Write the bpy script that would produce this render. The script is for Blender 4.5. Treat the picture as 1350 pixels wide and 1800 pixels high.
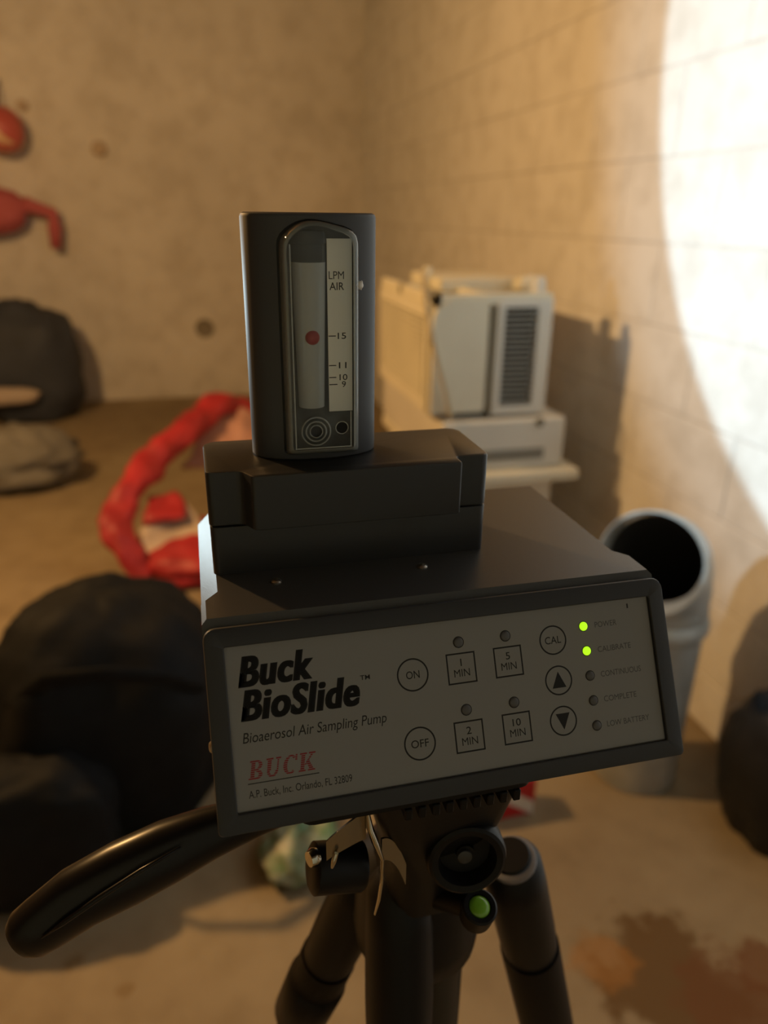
import bpy, bmesh, math, random
from mathutils import Vector, Matrix, noise

# ------------------------------------------------------------------ reset
for o in list(bpy.data.objects): bpy.data.objects.remove(o)
S = bpy.context.scene
C = S.collection
random.seed(7)

# ------------------------------------------------------------------ camera
# world axes follow the house: +Y runs along the block wall, +X points to it
F_PX, PITCH, ROLL, YAW, HC = 1285.5, 0.3876, 0.0132, 0.2521, 1.2
cp, sp, cr, sr, cy, sy = (math.cos(PITCH), math.sin(PITCH), math.cos(ROLL), math.sin(ROLL), math.cos(YAW), math.sin(YAW))
_f, _u, _r = Vector((0, cp, -sp)), Vector((0, sp, cp)), Vector((1, 0, 0))
TOROOM = Matrix(((cy, sy, 0), (-sy, cy, 0), (0, 0, 1)))
RT, UP, FW = TOROOM @ (_r * cr + _u * sr), TOROOM @ (_u * cr - _r * sr), TOROOM @ _f
CAM = Vector((0, 0, HC))
cd = bpy.data.cameras.new('camera'); cam = bpy.data.objects.new('camera', cd); C.objects.link(cam)
cam.matrix_world = Matrix(((RT.x, UP.x, -FW.x, CAM.x), (RT.y, UP.y, -FW.y, CAM.y), (RT.z, UP.z, -FW.z, CAM.z), (0, 0, 0, 1)))
cd.sensor_fit = 'VERTICAL'; cd.sensor_height = 36; cd.sensor_width = 27; cd.lens = F_PX / 1800 * 36
cd.clip_start = 0.01; cd.clip_end = 50
cd.dof.use_dof = True; cd.dof.focus_distance = 0.212; cd.dof.aperture_fstop = 8.6
S.camera = cam

# ------------------------------------------------------------------ light
S.view_settings.view_transform = 'Standard'; S.view_settings.look = 'None'
S.view_settings.exposure = 0.15; S.view_settings.gamma = 1.0; S.view_settings.use_curve_mapping = False
w = bpy.data.worlds.new('world'); S.world = w; w.use_nodes = True
w.node_tree.nodes['Background'].inputs[0].default_value = (1.0, 0.85, 0.65, 1)
w.node_tree.nodes['Background'].inputs[1].default_value = 0.004

def light(name, kind, loc, energy, color, size=0.05):
    l = bpy.data.lights.new(name, kind); l.energy = energy; l.color = color
    o = bpy.data.objects.new(name, l); C.objects.link(o); o.location = loc
    if kind != 'SUN': l.shadow_soft_size = size
    return o
BULB = Vector((-1.1, 1.8, 2.0))
light('ceiling_bulb_light', 'POINT', BULB, 122, (1.0, 0.57, 0.21), 0.04)
TORCH = Vector((-0.542, 1.28, 1.149))
t = light('torch_beam_light', 'SPOT', TORCH, 98, (0.62, 0.88, 1.0), 0.012)
t.data.spot_size = math.radians(75.5); t.data.spot_blend = 0.06
t.rotation_euler = (Vector((1.17, 0.66, 1.629)) - TORCH).to_track_quat('-Z', 'Y').to_euler()
t2 = light('torch_spill_light', 'SPOT', TORCH, 30, (0.70, 0.92, 1.0), 0.02)
t2.data.spot_size = math.radians(96); t2.data.spot_blend = 0.3; t2.rotation_euler = t.rotation_euler

# ------------------------------------------------------------------ helpers
def ray(px, py):
    return RT * ((px - 675) / F_PX) + UP * ((900 - py) / F_PX) + FW
def at(px, py, axis, c):          # the point of the line of sight on the plane axis = c
    d = ray(px, py); k = (c - CAM[axis]) / d[axis]
    return CAM + d * k

MATS = {}
def mat(name, col, rough=0.6, metal=0.0, spec=0.5, noise_s=0, noise_a=0.0, bump=0.0, bump_s=None, emit=None, es=1.0, trans=0.0, ior=1.45, alpha=None, col2=None, coat=0.0):
    if name in MATS: return MATS[name]
    m = bpy.data.materials.new(name); m.use_nodes = True
    nt = m.node_tree; b = nt.nodes['Principled BSDF']
    b.inputs['Base Color'].default_value = (*col, 1); b.inputs['Roughness'].default_value = rough
    b.inputs['Metallic'].default_value = metal; b.inputs['Specular IOR Level'].default_value = spec
    b.inputs['IOR'].default_value = ior; b.inputs['Transmission Weight'].default_value = trans
    b.inputs['Coat Weight'].default_value = coat
    if alpha is not None: b.inputs['Alpha'].default_value = alpha
    if emit: b.inputs['Emission Color'].default_value = (*emit, 1); b.inputs['Emission Strength'].default_value = es
    tc = nt.nodes.new('ShaderNodeTexCoord')
    if noise_s:
        n = nt.nodes.new('ShaderNodeTexNoise'); n.inputs['Scale'].default_value = noise_s; n.inputs['Detail'].default_value = 6
        nt.links.new(tc.outputs['Object'], n.inputs['Vector'])
        r = nt.nodes.new('ShaderNodeValToRGB')
        c2 = col2 or tuple(max(0, c * (1 - noise_a)) for c in col)
        r.color_ramp.elements[0].color = (*c2, 1); r.color_ramp.elements[1].color = (*col, 1)
        r.color_ramp.elements[0].position = 0.3; r.color_ramp.elements[1].position = 0.7
        nt.links.new(n.outputs['Fac'], r.inputs['Fac']); nt.links.new(r.outputs['Color'], b.inputs['Base Color'])
    if bump:
        n = nt.nodes.new('ShaderNodeTexNoise'); n.inputs['Scale'].default_value = bump_s or 50; n.inputs['Detail'].default_value = 3
        nt.links.new(tc.outputs['Object'], n.inputs['Vector'])
        bp = nt.nodes.new('ShaderNodeBump'); bp.inputs['Strength'].default_value = bump; bp.inputs['Distance'].default_value = (0.5 if bump >= 1 else 0.2) / (bump_s or 50)
        nt.links.new(n.outputs['Fac'], bp.inputs['Height']); nt.links.new(bp.outputs['Normal'], b.inputs['Normal'])
    MATS[name] = m
    return m

def clear(name, tint, gloss, opacity, diff, rough=0.05):
    """clear plastic: see-through, with a fresnel shine and a little milkiness"""
    m = bpy.data.materials.new(name); m.use_nodes = True; nt = m.node_tree; nt.nodes.clear()
    o = nt.nodes.new('ShaderNodeOutputMaterial'); tr = nt.nodes.new('ShaderNodeBsdfTransparent'); tr.inputs[0].default_value = (*tint, 1)
    gl = nt.nodes.new('ShaderNodeBsdfGlossy'); gl.inputs['Roughness'].default_value = rough
    df = nt.nodes.new('ShaderNodeBsdfDiffuse'); df.inputs[0].default_value = (*diff, 1)
    lw = nt.nodes.new('ShaderNodeFresnel'); lw.inputs['IOR'].default_value = gloss
    a = nt.nodes.new('ShaderNodeMixShader'); a.inputs[0].default_value = opacity
    nt.links.new(tr.outputs[0], a.inputs[1]); nt.links.new(df.outputs[0], a.inputs[2])
    c = nt.nodes.new('ShaderNodeMixShader')
    nt.links.new(lw.outputs[0], c.inputs[0]); nt.links.new(a.outputs[0], c.inputs[1]); nt.links.new(gl.outputs[0], c.inputs[2])
    nt.links.new(c.outputs[0], o.inputs[0])
    return m

def obj(name, bm, m, parent=None, smooth=None, loc=None):
    me = bpy.data.meshes.new(name)
    if isinstance(bm, bmesh.types.BMesh):
        bmesh.ops.recalc_face_normals(bm, faces=bm.faces); bm.to_mesh(me); bm.free()
    else: me = bm
    me.materials.clear(); me.materials.append(m)
    if smooth is not None:
        me.polygons.foreach_set('use_smooth', [True] * len(me.polygons))
        if smooth < 180: me.set_sharp_from_angle(angle=math.radians(smooth))
    o = bpy.data.objects.new(name, me); C.objects.link(o)
    if parent: o.parent = parent
    if loc is not None: o.location = loc
    return o
def thing(name, label, cat, loc=(0, 0, 0), group=None):
    o = bpy.data.objects.new(name, None); C.objects.link(o); o.location = loc; o.empty_display_size = 0.05
    tag(o, label, cat, group); return o
def tag(o, label, cat, group=None):
    o['label'] = label; o['category'] = cat
    if group: o['group'] = group
    return o

def box(bm, x0, x1, y0, y1, z0, z1, bev=0, seg=2):
    r = bmesh.ops.create_cube(bm, size=1)
    vs = r['verts']
    for v in vs: v.co = Vector((x0 + (v.co.x + .5) * (x1 - x0), y0 + (v.co.y + .5) * (y1 - y0), z0 + (v.co.z + .5) * (z1 - z0)))
    if bev:
        es = list({e for v in vs for e in v.link_edges})
        bmesh.ops.bevel(bm, geom=es, offset=bev, segments=seg, profile=.5, affect='EDGES')
    return bm
def nb(): return bmesh.new()
def frame(d):
    d = d.normalized(); a = Vector((0, 0, 1)) if abs(d.z) < .9 else Vector((1, 0, 0))
    u = d.cross(a).normalized(); return u, d.cross(u).normalized()
def loft(bm, loops, cap=True, close=True):
    rows = [[bm.verts.new(p) for p in l] for l in loops]
    n = len(rows[0])
    for a, b in zip(rows, rows[1:]):
        for i in range(n if close else n - 1):
            j = (i + 1) % n
            bm.faces.new((a[i], a[j], b[j], b[i]))
    if cap:
        bm.faces.new(rows[0][::-1]); bm.faces.new(rows[-1])
    return rows
def tube(bm, pts, rad, n=20, cap=True, sx=1.0, ref=None):
    pts = [Vector(p) for p in pts]
    if not isinstance(rad, (list, tuple)): rad = [rad] * len(pts)
    loops = []; pu = None
    for i, p in enumerate(pts):
        d = (pts[min(i + 1, len(pts) - 1)] - pts[max(i - 1, 0)]).normalized()
        if pu is None:
            u = frame(d)[0] if ref is None else (Vector(ref) - d * Vector(ref).dot(d)).normalized()
        else: u = (pu - d * pu.dot(d)).normalized()
        pu = u; v = d.cross(u)
        loops.append([p + (u * math.cos(2 * math.pi * k / n) * sx + v * math.sin(2 * math.pi * k / n)) * rad[i] for k in range(n)])
    return loft(bm, loops, cap)
def lathe(bm, prof, origin, axis, n=32, cap=True):
    """prof: (radius, height) pairs along axis"""
    axis = Vector(axis).normalized(); u, v = frame(axis); o = Vector(origin)
    loops = [[o + axis * h + (u * math.cos(2 * math.pi * k / n) + v * math.sin(2 * math.pi * k / n)) * max(r, 1e-6) for k in range(n)] for r, h in prof]
    return loft(bm, loops, cap)
def prism(bm, poly, z0, z1, bev=0.0, bev0=0.0):
    """polygon (x, y) extruded in z with a small chamfer on top"""
    def inset(d):
        n = len(poly); out = []
        for i in range(n):
            p0, p1, p2 = Vector(poly[i - 1]), Vector(poly[i]), Vector(poly[(i + 1) % n])
            a = (p1 - p0); b = (p2 - p1)
            if a.length < 1e-9 or b.length < 1e-9: out.append(p1); continue
            na = Vector((-a.y, a.x)).normalized(); nb_ = Vector((-b.y, b.x)).normalized()
            m = (na + nb_); m = m / max(.35, m.length_squared) * 2 if m.length > 1e-6 else na
            out.append(p1 + m * d)
        return out
    loops = []
    if bev0: loops += [[(p.x, p.y, z0) for p in inset(bev0)], [(p[0], p[1], z0 + bev0) for p in poly]]
    else: loops += [[(p[0], p[1], z0) for p in poly]]
    if bev:
        loops += [[(p[0], p[1], z1 - bev) for p in poly], [(p.x, p.y, z1 - bev * .3) for p in inset(bev * .3)], [(p.x, p.y, z1) for p in inset(bev)]]
    else: loops += [[(p[0], p[1], z1) for p in poly]]
    return loft(bm, loops)
def rrect(x0, x1, y0, y1, r, n=5):
    if not isinstance(r, (list, tuple)): r = [r] * 4
    out = []
    for (cx, cyy, a0), rr in zip(((x1, y0, -90), (x1, y1, 0), (x0, y1, 90), (x0, y0, 180)), r):
        sx = -1 if cx == x1 else 1; sy_ = -1 if cyy == y1 else 1
        for k in range(n + 1):
            a = math.radians(a0 + 90 * k / n)
            out.append((cx + sx * rr + rr * math.cos(a), cyy + sy_ * rr + rr * math.sin(a)))
    return out
def bridge_ring(bm, loops):
    """closed band through loops that returns to the first one"""
    rows = [[bm.verts.new(p) for p in l] for l in loops]; n = len(rows[0])
    for a, b in zip(rows, rows[1:] + rows[:1]):
        for i in range(n):
            j = (i + 1) % n; bm.faces.new((a[i], a[j], b[j], b[i]))
def blob(bm, c, r, amp=.1, fs=2.0, seed=0, n=40, m=24, e=2.4, zmin=None, sharp=False):
    """lumpy soft body: superellipsoid with folds"""
    c = Vector(c); s0 = Vector((seed * 3.7, seed * 1.3, seed * 7.1))
    def pw(v, k): return math.copysign(abs(v) ** k, v)
    loops = []
    for j in range(m + 1):
        ph = -math.pi / 2 + math.pi * j / m; ph = max(-1.555, min(1.555, ph))
        row = []
        for i in range(n):
            th = 2 * math.pi * i / n
            d = Vector((pw(math.cos(ph), 2 / e) * pw(math.cos(th), 2 / e), pw(math.cos(ph), 2 / e) * pw(math.sin(th), 2 / e), pw(math.sin(ph), 2 / e)))
            nz = noise.fractal(d * fs + s0, 1, 2, 4) if not sharp else noise.ridged_multi_fractal(d * fs + s0, 1, 2, 3, 1, 2) - 1.0
            p = Vector((d.x * r[0], d.y * r[1], d.z * r[2])) * (1 + amp * nz) + c
            if zmin is not None and p.z < zmin: p.z = zmin + (p.z - zmin) * .02
            row.append(p)
        loops.append(row)
    loft(bm, loops)
def sheet(bm, fn, nu, nv, th):
    """surface fn(u, v) -> Vector given a thickness"""
    P = [[fn(i / nu, j / nv) for j in range(nv + 1)] for i in range(nu + 1)]
    N = [[None] * (nv + 1) for _ in range(nu + 1)]
    for i in range(nu + 1):
        for j in range(nv + 1):
            a = P[min(i + 1, nu)][j] - P[max(i - 1, 0)][j]; b = P[i][min(j + 1, nv)] - P[i][max(j - 1, 0)]
            N[i][j] = a.cross(b).normalized() * th
    A = [[bm.verts.new(P[i][j]) for j in range(nv + 1)] for i in range(nu + 1)]
    B = [[bm.verts.new(P[i][j] + N[i][j]) for j in range(nv + 1)] for i in range(nu + 1)]
    for i in range(nu):
        for j in range(nv):
            bm.faces.new((A[i][j], A[i + 1][j], A[i + 1][j + 1], A[i][j + 1])); bm.faces.new((B[i][j + 1], B[i + 1][j + 1], B[i + 1][j], B[i][j]))
    for i in range(nu):
        for j in (0, nv): bm.faces.new((A[i][j], A[i + 1][j], B[i + 1][j], B[i][j]))
    for j in range(nv):
        for i in (0, nu): bm.faces.new((A[i][j], A[i][j + 1], B[i][j + 1], B[i][j]))

# ------------------------------------------------------------------ materials
def concrete(name, c1, c2, c3=None, scale=1.5, rough=.85, bump=.25, stains=()):
    m = bpy.data.materials.new(name); m.use_nodes = True; nt = m.node_tree; b = nt.nodes['Principled BSDF']
    b.inputs['Roughness'].default_value = rough; b.inputs['Specular IOR Level'].default_value = .25
    tc = nt.nodes.new('ShaderNodeNewGeometry'); L = nt.links.new
    def nz(s, d=6, rg=.6):
        n = nt.nodes.new('ShaderNodeTexNoise'); n.inputs['Scale'].default_value = s; n.inputs['Detail'].default_value = d; n.inputs['Roughness'].default_value = rg
        L(tc.outputs['Position'], n.inputs['Vector']); return n
    n1, n2, n3 = nz(scale), nz(scale * 6), nz(90, 3)
    r = nt.nodes.new('ShaderNodeValToRGB'); r.color_ramp.elements[0].color = (*c2, 1); r.color_ramp.elements[1].color = (*c1, 1)
    r.color_ramp.elements[0].position = .35; r.color_ramp.elements[1].position = .65; L(n1.outputs['Fac'], r.inputs['Fac'])
    mx = nt.nodes.new('ShaderNodeMix'); mx.data_type = 'RGBA'; mx.blend_type = 'MULTIPLY'; mx.inputs[0].default_value = .35
    r2 = nt.nodes.new('ShaderNodeValToRGB'); r2.color_ramp.elements[0].color = (.62, .58, .52, 1); r2.color_ramp.elements[1].color = (1, 1, 1, 1)
    r2.color_ramp.elements[0].position = .35; r2.color_ramp.elements[1].position = .55; L(n2.outputs['Fac'], r2.inputs['Fac'])
    L(r.outputs['Color'], mx.inputs[6]); L(r2.outputs['Color'], mx.inputs[7])
    out = mx.outputs[2]
    for (sx, sy_, rad, col, amt, ns) in stains:      # spilled patches with ragged edges
        mp = nt.nodes.new('ShaderNodeVectorMath'); mp.operation = 'DISTANCE'; mp.inputs[1].default_value = (sx, sy_, 0)
        nn = nz(ns, 5, .65); add = nt.nodes.new('ShaderNodeMath'); add.operation = 'MULTIPLY_ADD'; add.inputs[1].default_value = rad * 2.6; add.inputs[2].default_value = -rad * 1.3
        L(tc.outputs['Position'], mp.inputs[0]); L(nn.outputs['Fac'], add.inputs[0])
        su = nt.nodes.new('ShaderNodeMath'); su.operation = 'ADD'; L(mp.outputs['Value'], su.inputs[0]); L(add.outputs[0], su.inputs[1])
        rp = nt.nodes.new('ShaderNodeMapRange'); rp.inputs['From Min'].default_value = rad * .75; rp.inputs['From Max'].default_value = rad * 1.05
        rp.inputs['To Min'].default_value = amt; rp.inputs['To Max'].default_value = 0; L(su.outputs[0], rp.inputs['Value'])
        m2 = nt.nodes.new('ShaderNodeMix'); m2.data_type = 'RGBA'; L(rp.outputs[0], m2.inputs[0]); L(out, m2.inputs[6]); m2.inputs[7].default_value = (*col, 1); out = m2.outputs[2]
    L(out, b.inputs['Base Color'])
    bp = nt.nodes.new('ShaderNodeBump'); bp.inputs['Strength'].default_value = bump; bp.inputs['Distance'].default_value = .004
    L(n3.outputs['Fac'], bp.inputs['Height']); L(bp.outputs['Normal'], b.inputs['Normal'])
    return m

st = []
def stain(px, py, rad, col, amt, ns):
    p = at(px, py, 2, 0); st.append((p.x, p.y, rad, col, amt, ns))
stain(1170, 1720, .13, (.13, .075, .03), .92, 9)
stain(1290, 1760, .10, (.15, .07, .03), .85, 11)
stain(1060, 1690, .055, (.32, .15, .04), .6, 14)
stain(1340, 1700, .06, (.16, .07, .03), .8, 14)
stain(130, 1690, .018, (.2, .13, .06), .8, 30)
stain(220, 1740, .016, (.2, .13, .06), .6, 30)
M_floor = concrete('floor_concrete', (.34, .275, .18), (.27, .21, .135), scale=1.8, stains=st)
M_wall = concrete('wall_concrete', (.76, .73, .69), (.63, .60, .56), scale=1.1)
M_block = concrete('painted_block', (.80, .80, .80), (.75, .75, .74), scale=1.6, bump=.15)
M_mortar = concrete('painted_mortar', (.66, .65, .64), (.60, .59, .58), scale=3)
M_cool_fill = mat('cool_fill_bounce', (.60, .82, .98), .7, noise_s=2, noise_a=.1)  # invented blue for the unseen front wall, bounces cool fill light
M_far = mat('dark_low_bounce', (.16, .11, .07), .8, noise_s=3, noise_a=.3)  # unseen left wall, colour kept dark to cut bounced light
M_ceil = mat('ceiling_board', (.12, .085, .055), .9, noise_s=2, noise_a=.25)  # unseen ceiling, darkened to hold down the fill

# ------------------------------------------------------------------ the room
WX, WY = 1.17, 5.2
def struct(name, bm, m, parent=None):
    o = obj(name, bm, m, parent)
    if not parent: o['kind'] = 'structure'
    return o
struct('floor', box(nb(), -3.2, WX + .2, -1.6, WY + .2, -.1, 0), M_floor)
struct('ceiling', box(nb(), -3.2, WX + .2, -1.6, WY + .2, 2.45, 2.55), M_ceil)
wb = struct('wall_back', box(nb(), -3.2, WX + .2, WY, WY + .2, 0, 2.45), M_wall)
struct('wall_left', box(nb(), -3.2, -3.0, -1.4, WY, 0, 2.45), M_far)
struct('wall_front', box(nb(), -3.2, WX + .2, -1.6, -1.4, 0, 2.45), M_cool_fill)  # out of view, its blue chosen to cool and lift the fill
wr = struct('wall_right', box(nb(), WX + .0015, WX + .2, -1.4, WY, 0, 2.45), M_mortar)
# concrete blocks laid in running bond, each one proud of its mortar
cache = {}
def block_mesh(l, h):
    k = (round(l, 3), round(h, 3))
    if k not in cache:
        bm = box(nb(), -.003, .03, -l / 2 + .0025, l / 2 - .0025, -h / 2 + .0025, h / 2 - .0025, .0022, 1)
        bmesh.ops.recalc_face_normals(bm, faces=bm.faces)
        me = bpy.data.meshes.new('block'); bm.to_mesh(me); bm.free(); me.materials.append(M_block); cache[k] = me
    return cache[k]
zs = [0, .138] + [.138 + .2 * k for k in range(1, 12)] + [2.45]
for ci, (za, zb) in enumerate(zip(zs, zs[1:])):
    y = -.05 + (.2 if ci % 2 else 0)
    while y < WY - .02:
        y1 = min(y + .4, WY)
        o = bpy.data.objects.new('block', block_mesh(y1 - y, zb - za)); C.objects.link(o); o.parent = wr
        o.location = (WX + .002 + random.uniform(-.0012, .0012), (y + y1) / 2, (za + zb) / 2)
        y = y1
# form-tie stubs left in the poured wall
for px, py, rr, kind in ((175, 262, .042, 0), (360, 577, .05, 1), (40, 186, .03, 0)):
    p = at(px, py, 1, WY)
    if kind == 0: bm = nb(); lathe(bm, [(rr * 1.1, 0), (rr, .03), (rr * .7, .05), (0.001, .052)], (p.x, WY + .005, p.z), (0, -1, 0), 20); o = obj('tie_stub', bm, mat('stub', (.62, .5, .38), .8, noise_s=40, noise_a=.3), wb, 50)
    else: bm = nb(); lathe(bm, [(rr * 1.25, 0), (rr * 1.15, .012), (rr, .004), (rr * .6, .002), (0.001, .001)], (p.x, WY - .001, p.z), (0, -1, 0), 20); o = obj('tie_hole', bm, mat('hole_dark', (.26, .23, .19), .9), wb, 50)

# ------------------------------------------------------------------ air sampling pump
PO = Vector((-0.00473, 0.15097, HC - 0.15259))       # front lower left corner of the pump
W, H_, SL = 140.0, 48.3, 25.5                          # mm: width, height, run of the sloped face
LF = math.hypot(SL, H_)
mm = .001
def V(x, y, z): return Vector((x * mm, y * mm, z * mm))
def face(x, v, n=0):                                   # point on the sloped face, n = outwards
    return V(x, v * SL / LF - n * H_ / LF, v * H_ / LF + n * SL / LF)
M_case = mat('charcoal_powder_coat', (.052, .052, .053), .33, spec=.6, bump=.7, bump_s=3000)
M_bez = mat('dark_grey_bezel', (.030, .032, .036), .48, spec=.45, bump=.3, bump_s=2600)
M_panel = mat('panel_overlay_grey', (.235, .237, .237), .55, spec=.3)
M_ink = mat('black_ink', (.012, .012, .014), .5, spec=.3)
M_red = mat('red_ink', (.24, .022, .03), .5, spec=.3)
M_ghost = mat('faded_grey_ink', (.075, .076, .08), .55, spec=.3)
M_dot = mat('unlit_lamp_lens', (.085, .085, .09), .3)
M_green = mat('lit_green_lamp', (.35, .8, .05), .3, emit=(.44, .86, .01), es=.95)
M_screw = mat('steel_screw', (.5, .48, .45), .3, metal=1)

pump = thing('air_sampling_pump', 'dark grey bioaerosol air sampling pump with sloped grey control panel on the tripod', 'pump', PO)
# body: full box behind the bezel that turns into a chamfered box
bm = nb()
GAP = 5.6
def sect(y0, ch, slope=True):
    """cross-section loop at depth y0 with top corner chamfer ch"""
    c = max(ch, .8)
    dz = c
    pts = [(1.2, 0), (W - 1.2, 0), (W, 1.2), (W, H_ - dz), (W - c, H_), (c, H_), (0, H_ - dz), (0, 1.2)]
    return [V(x, y0 + (SL * z / H_ if slope else 0), z) for x, z in pts]
def sect2(y0, ch): return sect(y0, ch, False)
loft(bm, [sect(GAP, 1.4), sect2(41.8, 1.4), sect2(46.5, 5.0), sect2(111, 5.0), [Vector((p.x, .112, p.z - (.0008 if p.z > .02 else -.0008))) for p in sect2(112, 5.0)]])
obj('case', bm, M_case, pump)
bm = nb(); loft(bm, [[face(x, v, -4.0) for x, v in rrect(.9, W - .9, .9, LF - .9, 1.5, 3)], [face(x, v, -6.5) for x, v in rrect(.9, W - .9, .9, LF - .9, 1.5, 3)]])
obj('seam_gasket', bm, M_ink, pump)
# bezel frame with a recess for the panel
OUT = [3.2, 3.2, 3.2, 3.2]
PX0, PX1, PV0, PV1 = 5.3, 134.8, 5.2, 49.2
o_r = lambda d, n: [face(x, v, n) for x, v in rrect(d, W - d, d, LF - d, [1.4, 3.2, 3.2, 1.4], 5)]
i_r = lambda d, n: [face(x, v, n) for x, v in rrect(PX0 - d, PX1 + d, PV0 - d, PV1 + d, .5, 5)]
bm = nb(); bridge_ring(bm, [i_r(0, -1.4), i_r(0, -.25), i_r(.25, 0), o_r(.7, 0), o_r(.2, -.25), o_r(0, -.8), o_r(0, -4.4), i_r(0, -4.4)])
obj('bezel', bm, M_bez, pump, 40)
bm = nb(); loft(bm, [[face(x, v, -1.5) for x, v in rrect(PX0 - .2, PX1 + .2, PV0 - .2, PV1 + .2, .3, 3)], [face(x, v, -1.0) for x, v in rrect(PX0 + .05, PX1 - .4, PV0 + .4, PV1 - .05, .3, 3)]])
panel = obj('control_panel', bm, M_panel, pump)

PN = -1.0 + .02
def text_polys(s, bold=0, shear=0.0, align='LEFT', spacing=1.0):
    cu = bpy.data.curves.new('txt', 'FONT'); cu.body = s; cu.offset = bold; cu.shear = shear; cu.space_character = spacing; cu.resolution_u = 4
    o = bpy.data.objects.new('txt', cu); C.objects.link(o)
    dg = bpy.context.evaluated_depsgraph_get(); me = bpy.data.meshes.new_from_object(o.evaluated_get(dg))
    bpy.data.objects.remove(o); bpy.data.curves.remove(cu)
    return me
def fit_text(s, x0, y0, x1, y1, fn, bold=0, shear=0.0, spacing=1.0, keep=False, fat=0):
    """lettering fitted to the box x0..x1, y0..y1 and mapped by fn(x, y) to 3D"""
    me = text_polys(s, bold, shear, spacing=spacing)
    bm = nb(); bm.from_mesh(me); bpy.data.meshes.remove(me)
    xs = [v.co.x for v in bm.verts]; ys = [v.co.y for v in bm.verts]
    ax, bx_, ay, by = min(xs), max(xs), min(ys), max(ys)
    if keep:
        wd = (bx_ - ax) / (by - ay) * (y1 - y0) * 1.12; mid = (x0 + x1) / 2; x0, x1 = mid - wd / 2, mid + wd / 2
    for v in bm.verts: v.co = Vector((x0 + (v.co.x - ax) / (bx_ - ax) * (x1 - x0), y0 + (v.co.y - ay) / (by - ay) * (y1 - y0), 0))
    if fat:
        src = list(bm.verts) + list(bm.edges) + list(bm.faces)
        for dx in (-fat, fat):
            d = bmesh.ops.duplicate(bm, geom=src); bmesh.ops.translate(bm, verts=[g for g in d['geom'] if isinstance(g, bmesh.types.BMVert)], vec=(dx, 0, 0))
    for v in bm.verts: v.co = fn(v.co.x, v.co.y)
    return bm
pf = lambda x, v: face(x, v, PN)
def lettering(s, x0, v0, x1, v1, m=M_ink, **k):
    return obj('lettering', fit_text(s, x0, v0, x1, v1, pf, **k), m, panel)
lettering('Buck', 8.6, 37.8, 29.0, 46.2, bold=.026, shear=.24, spacing=1.08, fat=.32)
lettering('BioSlide', 8.6, 28.75, 41.2, 37.2, bold=.026, shear=.24, spacing=1.08, fat=.32)
lettering('TM', 41.9, 35.6, 44.7, 36.9, bold=.01)
lettering('Bioaerosol Air Sampling Pump', 8.3, 22.2, 48.3, 25.9, shear=.2)
lettering('A.P. Buck, Inc. Orlando, FL 32809', 8.7, 8.3, 36.9, 10.6)
# red slab-serif maker's mark with fine stripes, built from letters with foot serifs
def serif_word():
    bm = nb()
    def poly(pts):
        bm.faces.new([bm.verts.new((x, y, 0)) for x, y in pts])
    def rect(x0, y0, x1, y1): poly([(x0, y0), (x1, y0), (x1, y1), (x0, y1)])
    def arc(cx, cyy, rx, ry, tx, ty, a0, a1, n=14):
        for k in range(n):
            p, q = math.radians(a0 + (a1 - a0) * k / n), math.radians(a0 + (a1 - a0) * (k + 1) / n)
            poly([(cx + rx * math.cos(p), cyy + ry * math.sin(p)), (cx + rx * math.cos(q), cyy + ry * math.sin(q)), (cx + (rx - tx) * math.cos(q), cyy + (ry - ty) * math.sin(q)), (cx + (rx - tx) * math.cos(p), cyy + (ry - ty) * math.sin(p))])
    # B
    rect(0, 0, .42, .1); rect(0, .9, .42, 1); rect(.1, .1, .34, .9)
    arc(.42, .74, .36, .26, .22, .1, -90, 90); arc(.42, .25, .42, .25, .24, .1, -90, 90); rect(.34, .46, .44, .54)
    # U
    x = 1.0; rect(x, .9, x + .44, 1); rect(x + .6, .9, x + .92, 1); rect(x + .1, .35, x + .34, .9); rect(x + .7, .35, x + .8, .9); arc(x + .45, .35, .35, .35, .17, .12, 180, 360)
    # C
    x = 2.1; arc(x + .45, .5, .45, .5, .24, .1, 48, 312, 24); rect(x + .72, .68, x + .84, 1)
    # K
    x = 3.1; rect(x, 0, x + .44, .1); rect(x, .9, x + .44, 1); rect(x + .1, .1, x + .34, .9)
    poly([(x + .34, .36), (x + .44, .36), (x + .84, .9), (x + .7, .9)]); poly([(x + .42, .55), (x + .56, .66), (x + .95, .1), (x + .68, .1)])
    rect(x + .56, .9, x + .98, 1); rect(x + .58, 0, x + 1.04, .1)
    return bm
bm = serif_word()
n_st = 9
for k in range(n_st):
    for f in (.0, .28):
        bmesh.ops.bisect_plane(bm, geom=list(bm.verts) + list(bm.edges) + list(bm.faces), plane_co=(0, (k + f) / n_st, 0), plane_no=(0, 1, 0))
dead = [f for f in bm.faces if (f.calc_center_median().y * n_st) % 1 < .28]
bmesh.ops.delete(bm, geom=dead, context='FACES')
for v in bm.verts: v.co = pf(8.9 + v.co.x * 4.35 + v.co.y * .9, 13.3 + v.co.y * 5.0)
obj('maker_mark', bm, M_red, panel)['label'] = 'red striped slab-serif lettering'
def quadpanel(x0, v0, x1, v1): 
    bm = nb(); bm.faces.new([bm.verts.new(pf(*q)) for q in ((x0, v0), (x1, v0), (x1, v1), (x0, v1))]); return bm
obj('underline', quadpanel(8.7, 12.25, 28.0, 12.5), M_ink, panel)
def ring(cx, cv, r, th, n=40):
    bm = nb(); a = [bm.verts.new(pf(cx + r * math.cos(2 * math.pi * k / n), cv + r * math.sin(2 * math.pi * k / n))) for k in range(n)]
    b = [bm.verts.new(pf(cx + (r - th) * math.cos(2 * math.pi * k / n), cv + (r - th) * math.sin(2 * math.pi * k / n))) for k in range(n)]
    for k in range(n): bm.faces.new((a[k], a[(k + 1) % n], b[(k + 1) % n], b[k]))
    return bm
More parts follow.
